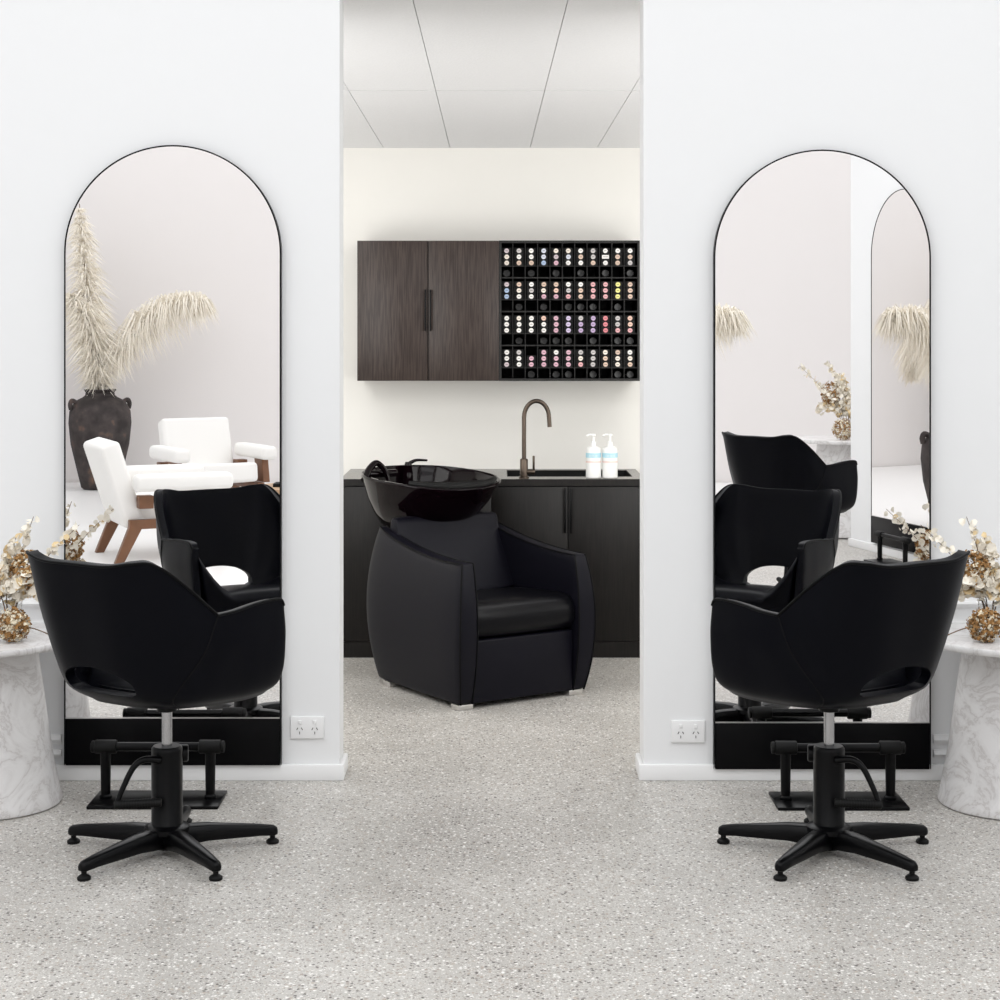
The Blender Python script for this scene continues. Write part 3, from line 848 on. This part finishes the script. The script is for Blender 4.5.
# bottles
def bottle(px, label, flip):
    d = DC + .062; kx = d / F
    t = empty('pump_bottle', (U(px, d), d, CZ)); tag(t, label, 'bottle', 'white pump bottles')
    r = 7.6 * kx
    hb = .150
    bm = B(); lathe(bm, [(r * .9, 0), (r, .004), (r, hb - .018), (r * .93, hb - .008), (r * .6, hb), (.012, hb + .003)], 36); obj('body', bm, M['bottle'], t)
    bm = B(); lathe(bm, [(r + .0005, .098), (r + .0005, .120)], 36, cap=False); lb = obj('label_band', bm, M['label_blue'], t)
    for z in (.110, .104):
        bm = B()
        for a in range(7):
            q = R(-125 + 11 * a)
            box(bm, -.0015, .0015, -r - .0012, -r, z - .0015, z + .0015, mtx=Matrix.Rotation(q + R(90), 4, 'Z'))
        obj('lettering', bm, M['bottle'], lb, smooth=False)
    bm = B(); lathe(bm, [(r + .0005, .074), (r + .0005, .082)], 36, cap=False); obj('label_stripe', bm, M['label_pink'], t)
    bm = B(); lathe(bm, [(.013, hb), (.013, hb + .022), (.006, hb + .024), (.0055, hb + .048), (.011, hb + .05), (.011, hb + .06)], 20)
    tube(bm, [(0, 0, hb + .055), (flip * .02, -.004, hb + .056), (flip * .034, -.006, hb + .05)], .005, 10)
    obj('pump', bm, M['bottle'], t)
bottle(593.5, 'white pump bottle on the worktop, left of the two', -1)
bottle(610, 'white pump bottle on the worktop, right of the two', -1)

# ------------------------------------------------------------------ backwash chair with basin
BW = empty('backwash_chair', (-.075, 7.575, 0), R(33)); tag(BW, 'charcoal leather hair wash armchair with black ceramic basin in the doorway', 'hair wash chair')
def ztop(v):      # top of the arm, v = 0 front .. 1 back
    return .598 + .075 * (v ** 1.7) + .012 * v - .010 * sin(pi * v)
def yfr(z): q = (z - .33) / .30; return -.345 - .042 * (1 - q * q)
def ybk(z): q = (z - .40) / .36; return .345 + .06 * (1 - q * q)
for s in (-1, 1):
    bm = B(); nu, nv = 18, 16
    gi, go = [], []
    for i in range(nu + 1):
        v = i / nu; ri_, ro_ = [], []
        for j in range(nv + 1):
            u = j / nv; z = .022 + (ztop(v) - .022) * u
            y = yfr(z) + (ybk(z) - yfr(z)) * v
            q = (z - .31) / .33
            e = 1 - (2 * v - 1) ** 6
            bul = .302 + .038 * (1 - q * q) + .010 * e
            ro_.append((s * bul, y, z)); ri_.append((s * .252, y, z))
        gi.append(ri_); go.append(ro_)
    A = sheet(bm, go); C = sheet(bm, gi)
    per = lambda V: V[0] + [r[-1] for r in V[1:]] + list(reversed(V[-1][:-1])) + [r[0] for r in reversed(V[1:-1])]
    pa, pc = per(A), per(C)
    for i in range(len(pa)): bm.faces.new((pa[i], pa[(i + 1) % len(pa)], pc[(i + 1) % len(pa)], pc[i]))
    ar = obj('arm', bm, M['leather_soft'], BW, bevel=.012, seg=3, ang=45)
    bm = B()
    edge = [Vector(p) for p in go[0]] + [Vector(r[-1]) for r in go[1:]]
    tube(bm, [p + Vector((-s * .0025, .0025, -.0025)) for p in edge], .0042, 8)
    edge = [Vector(p) for p in gi[0]] + [Vector(r[-1]) for r in gi[1:]]
    tube(bm, [p + Vector((s * .002, .002, -.002)) for p in edge], .0036, 8)
    obj('piping', bm, M['piping'], ar)
# seat cushion, front board, back
def cushion(name, x0, x1, prof, m, parent, bev):
    """prof: closed (y,z) outline, swept in x with a slight crown"""
    bm = B(); rows_ = []
    nx = 10; cyy = sum(p[0] for p in prof) / len(prof); czz = sum(p[1] for p in prof) / len(prof)
    for i in range(nx + 1):
        u = 2 * i / nx - 1; k = 1 - .05 * abs(u) ** 4
        rows_.append([(x0 + (x1 - x0) * i / nx, cyy + (y - cyy) * k, czz + (z - czz) * k) for y, z in prof])
    V = sheet(bm, rows_, wrap=True); bm.faces.new(V[0]); bm.faces.new(V[-1])
    return obj(name, bm, m, parent, bevel=bev, seg=3, ang=45)
sp = [(v.x, v.y) for v in catmull([Vector((-.335, .285, 0)), Vector((-.365, .33, 0)), Vector((-.355, .395, 0)), Vector((-.30, .430, 0)), Vector((-.1, .425, 0)), Vector((.2, .40, 0))], 5)] + [(.22, .28)]
M['seat_leather'] = mat('smooth_black_leather', (.003, .003, .0042), .3, spec=.14, bump=.08, bscale=420)
cushion('seat_cushion', -.25, .25, sp, M['seat_leather'], BW, .008)
obj('front_board', box(B(), -.25, .25, -.345, .28, .022, .278), M['leather_soft'], BW, bevel=.008)
bk = [(v.x, v.y) for v in catmull([Vector((.10, .40, 0)), Vector((.165, .52, 0)), Vector((.235, .645, 0)), Vector((.262, .712, 0)), Vector((.285, .727, 0)), Vector((.318, .715, 0)), Vector((.335, .60, 0)), Vector((.335, .40, 0))], 5)]
bo_ = cushion('backrest', -.262, .262, bk, M['leather_soft'], BW, .012)
for v in bo_.data.vertices:
    q = max(0, (v.co.z - .56) / .16); v.co.x *= 1 + .015 * q
obj('rear_board', box(B(), -.25, .25, .285, .335, .022, .62), M['leather_soft'], BW, bevel=.01)
for x, y in ((-.285, -.315), (.265, -.315), (-.285, .255), (.285, .255)):
    obj('foot', box(B(), x - .036, x + .036, y - .03, y + .03, 0, .023), M['steel'], BW, bevel=.004, seg=2)
# basin column and basin
bm = B(); box(bm, -.07, .07, .40, .52, 0, .67); obj('basin_column', bm, M['black_metal'], BW, bevel=.012)
BC = Vector((.008, .425, 0)); LA, WA = .32, .305
def rim(a, k, dz, lift=0.0):
    cx_, sy_ = cos(a), sin(a)                      # a=-90deg is the neck side (towards the sitter)
    ex = lambda c: math.copysign(abs(c) ** .9, c)
    x = WA * k * ex(cx_); y = LA * k * ex(sy_)
    z = .885 + .024 * sy_ - .012 * max(0, -sy_) ** 3 + dz; y += .20 * (1 - min(1, k)); z -= min(0, dz) * .17 * max(0, -sy_)
    return (BC.x + x, BC.y + y, z)
NB = 64
prof_o = [(.40, -.25), (.60, -.225), (.76, -.165), (.87, -.10), (.95, -.035), (.992, -.008), (1.0, 0), (.992, .006), (.965, .007), (.945, .0), (.90, -.03), (.84, -.09), (.66, -.13), (.40, -.15), (.12, -.158)]
bm = B()
V = sheet(bm, [[rim(2 * pi * j / NB, k, dz) for j in range(NB)] for k, dz in prof_o], wrap=True)
# flatten the lower body so that it does not follow the tilt of the rim
bm.faces.new(V[0]); bm.faces.new(V[-1])
basin = obj('basin', bm, M['ceramic'], BW, ang=60)
# neck rest in the basin's front, mixer lever, hand shower on its rear ledge
bm = B(); tube(bm, catmull([rim(R(a), .93, .012) for a in (-140, -120, -105, -90, -75, -60, -40)], 5), lambda q: .012 + .012 * sin(pi * q), 12); obj('neck_rest', bm, M['rubber'], basin)
p = Vector(rim(R(80), .62, -.03)); bm = B()
lathe(bm, [(.024, -.06), (.022, .0), (.018, .03), (.02, .035), (.014, .055)], 20, p); tube(bm, catmull([p + Vector((0, 0, .045)), p + Vector((.03, -.02, .062)), p + Vector((.085, -.03, .060))], 5), lambda q: .010 - .005 * q, 10)
obj('mixer_lever', bm, M['ceramic'], basin, ang=60)
p = Vector(rim(R(150), .74, -.03)); bm = B()
tube(bm, catmull([p + Vector((-.075, -.05, .005)), p + Vector((-.035, -.02, .048)), p + Vector((.01, 0, .075)), p + Vector((.045, .01, .062)), p + Vector((.07, .01, .03)), p + Vector((.085, .0, -.02))], 6), lambda q: .017 - .006 * q, 12)
cyl(bm, p + Vector((-.02, .05, .022)), p + Vector((.15, .05, .022)), .017, n=18, rd=.005)
obj('hand_shower', bm, M['ceramic'], basin, ang=60)

# ------------------------------------------------------------------ the room behind the camera, met in the mirrors
def V2R(px, dv, z=0.0):            # a spot seen in a mirror at virtual distance dv
    return Vector((U(px, dv), 2 * DM - dv, z))

def urn(loc, hgt, rmax, label):
    bm = B(); k = hgt
    prof = [(.52, 0), (.60, .02), (.74, .2), (.93, .45), (1.0, .66), (.97, .78), (.80, .88), (.55, .92), (.47, .94), (.46, .97), (.52, .99), (.50, 1.0), (.42, .985), (.40, .93)]
    lathe(bm, [(r * rmax, z * k) for r, z in prof], 48, cap=False)
    bm.faces.new([v for v in bm.verts if abs(v.co.z) < 1e-6][:48])
    t = empty('clay_urn', loc); tag(t, label, 'urn', 'dark clay urns')
    obj('body', bm, M['urn'], t, ang=60)
    for a in (150, 330):
        c, s_ = cos(R(a)), sin(R(a)); bm = B()
        tube(bm, catmull([(c * rmax * q, s_ * rmax * q, z * k) for q, z in ((.78, .87), (.92, .89), (.98, .85), (.95, .80))], 5), .022, 10)
        obj('lug_handle', bm, M['urn'], t)
    return t

def plume(loc, pts, label, width, n, group, t0=.25, droop=.5):
    t = empty('pampas_plume', loc); tag(t, label, 'pampas grass', group)
    cv = catmull(pts, 10)
    bm = B(); tube(bm, cv, .004, 6); obj('stalk', bm, M['stem'], t)
    bm = B()
    for k in range(n):
        q = t0 + (1 - t0) * random.random() ** .9
        c = cv[min(len(cv) - 1, int(q * (len(cv) - 1)))]
        env = 1.2 * width * (sin(pi * min(1, (q - t0) / (1 - t0) * .85 + .12)) ** .7)
        d1 = rvec(); d1.z = d1.z * .5 + .25
        L = env * random.uniform(.5, 1.1)
        p1 = c + d1 * L * .5; p2 = c + d1 * L + Vector((0, 0, -droop * L)); w = Vector((random.uniform(-1, 1), random.uniform(-1, 1), random.uniform(-1, 1))).normalized() * .0055
        a = bm.verts.new(c - w); b = bm.verts.new(c + w); e_ = bm.verts.new(p1 + w); f_ = bm.verts.new(p1 - w); g_ = bm.verts.new(p2)
        bm.faces.new((a, b, e_, f_)); bm.faces.new((f_, e_, g_))
    obj('fluff', bm, M['pampas'], t, recalc=False)
    return t

pL = V2R(100, 17.0, .006)
urn(pL, .97, .30, 'dark clay urn with pampas reflected in the left mirror')
up = Vector((0, 0, .85))
gp = 'pampas plumes in the left urn'
plume(pL + up, [(0, 0, 0), (-.05, 0, .5), (-.14, 0, 1.2), (-.2, 0, 1.92)], 'tall upright pampas plume in the left urn, reflected in the mirror', .27, 2600, gp, .1)
plume(pL + up, [(0, 0, 0), (.16, .0, .40), (.50, .02, .82), (.86, .03, .97), (1.05, .03, .90)], 'arching pampas plume leaning right out of the left urn', .30, 2600, gp, .2, .95)
plume(pL + up, [(0, 0, 0), (-.04, .05, .35), (-.12, .1, .8), (-.28, .12, 1.05)], 'short bushy pampas plume at the back of the left urn', .30, 2000, gp, .12)

def armchair(loc, rz, label):
    """faces -y"""
    t = empty('lounge_armchair', loc, rz); tag(t, label, 'armchair', 'white lounge armchairs')
    bm = B(); box(bm, -.30, .30, -.40, .24, -.085, .085, mtx=Matrix.Translation((0, 0, .36)) @ Matrix.Rotation(R(-6), 4, 'X')); obj('seat_cushion', bm, M['upholstery'], t, bevel=.035, seg=4)
    bm = B(); box(bm, -.32, .32, -.075, .075, -.05, .56, mtx=Matrix.Translation((0, .26, .30)) @ Matrix.Rotation(R(-18), 4, 'X')); obj('backrest', bm, M['upholstery'], t, bevel=.035, seg=4)
    for s in (-1, 1):
        bm = B(); box(bm, s * .40 - .075, s * .40 + .075, -.42, .28, .50, .62); obj('arm', bm, M['upholstery'], t, bevel=.04, seg=4)
        bm = B(); prism(bm, [(s * .40 - .03, -.30, .50), (s * .40 - .03, -.12, .50), (s * .40 - .03, -.16, .30), (s * .40 - .03, -.34, .30)], (.06, 0, 0)); obj('arm_post', bm, M['walnut'], t, bevel=.004)
        bm = B(); box(bm, s * .36 - .05, s * .36 + .05, .14, .24, .38, .47); obj('joint_block', bm, M['walnut'], t, bevel=.004)
        bm = B(); prism(bm, [(s * .34 - .03, -.36, .30), (s * .34 - .03, -.26, .30), (s * .34 - .03, -.34, 0), (s * .34 - .03, -.40, 0)], (.06, 0, 0)); obj('leg', bm, M['walnut'], t, bevel=.004)
        bm = B(); prism(bm, [(s * .34 - .03, .18, .30), (s * .34 - .03, .28, .30), (s * .34 - .03, .40, 0), (s * .34 - .03, .34, 0)], (.06, 0, 0)); obj('leg', bm, M['walnut'], t, bevel=.004)
        bm = B(); box(bm, s * .34 - .028, s * .34 + .028, -.36, .30, .235, .30); obj('side_rail', bm, M['walnut'], t, bevel=.004)
    return t
a1 = V2R(160, 12.0, .006); a2 = V2R(210, 14.6, .006)
A1 = armchair(a1, R(66), 'white armchair with walnut legs, nearer of two reflected in left mirror')
A2 = copy_thing(A1, a2, R(150), 'white armchair with walnut arms, farther of two reflected in left mirror')
A2.scale = (.94, .94, .94)
A1.scale = (.95, .95, .95)
ct = V2R(303, 13.2, .006)
t = empty('coffee_table', ct); tag(t, 'tan wood coffee table at the right edge of the left mirror reflection', 'coffee table')
bm = B(); lathe(bm, [(.33, .33), (.35, .335), (.35, .365), (.34, .37)], 48); obj('table_top', bm, M['coffee'], t)
for a in (45, 135, 225, 315):
    bm = B(); cyl(bm, (.2 * cos(R(a)), .2 * sin(R(a)), .34), (.24 * cos(R(a)), .24 * sin(R(a)), 0), .022, .016, n=16); obj('leg', bm, M['walnut'], t)
bm = B(); box(bm, -.13, .13, -.09, .09, 0, .025); o = obj('closed_book', bm, M['black_box'], bevel=.003); o.location = ct + Vector((-.08, .05, .3705)); tag(o, 'black book lying on the coffee table in the left mirror', 'book')

# right side: partition with its own mirror, table, urn
PA, PB = Vector((2.54, -.56, 0)), Vector((3.12, 1.50, 0))
dirv = (PB - PA).normalized(); ang = math.atan2(dirv.y, dirv.x)
nrm = Vector((-dirv.y, dirv.x, 0))           # faces -x
Lp = (PB - PA).length
bm = B(); box(bm, 0, Lp, -.16, 0, 0, TOP, mtx=Matrix.Translation(PA) @ Matrix.Rotation(ang, 4, 'Z'))
structure(obj('wall_partition', bm, M['wall'], smooth=False))
bm = B(); box(bm, -.014, Lp + .014, -.174, .014, 0, .056, mtx=Matrix.Translation(PA) @ Matrix.Rotation(ang, 4, 'Z'))
structure(obj('baseboard_partition', bm, M['trim'], bevel=.004, seg=2))
pc = PA + dirv * .80
arched_mirror(pc, ang + pi, .88, 2.50, .26, .07, 'second arched mirror seen as a reflection inside the right mirror')
fr_ = copy_thing(FL_, PA + dirv * .98 + nrm * .20, ang, 'black footrest seen only as a reflection inside the right mirror')
tq = V2R(844, 13.25, .006); kt = 1.33
marble_table(tq, 'white marble pedestal table seen as a reflection in the right mirror', kt)
bouquet(tq.x + .02, tq.y, -1, 'reflected', tq.z + TH * kt, 1.5)
hydrangea((U(843, 13.0), tq.y + .25, tq.z + TH * kt + .08), .082, 'brown dried hydrangea head on the reflected marble table', 'fallen hydrangea heads', None, .5)
uq = Vector((1.12, -.84, 0))
urn(uq, .84, .27, 'dark clay urn half seen in the mirror within the right mirror')
gp = 'pampas plumes in the right urn'
plume(uq + Vector((0, 0, .75)), [(0, 0, 0), (.10, -.02, .45), (.34, -.04, .84), (.56, -.05, .90), (.66, -.05, .80)], 'pampas plume whose tip shows at left edge of the right mirror', .24, 2000, gp, .2, .95)
plume(uq + Vector((0, 0, .75)), [(0, 0, 0), (-.08, -.16, .40), (-.16, -.40, .70), (-.22, -.62, .66), (-.25, -.74, .38)], 'drooping pampas plume in the mirror within the right mirror', .24, 2000, gp, .2, .95)
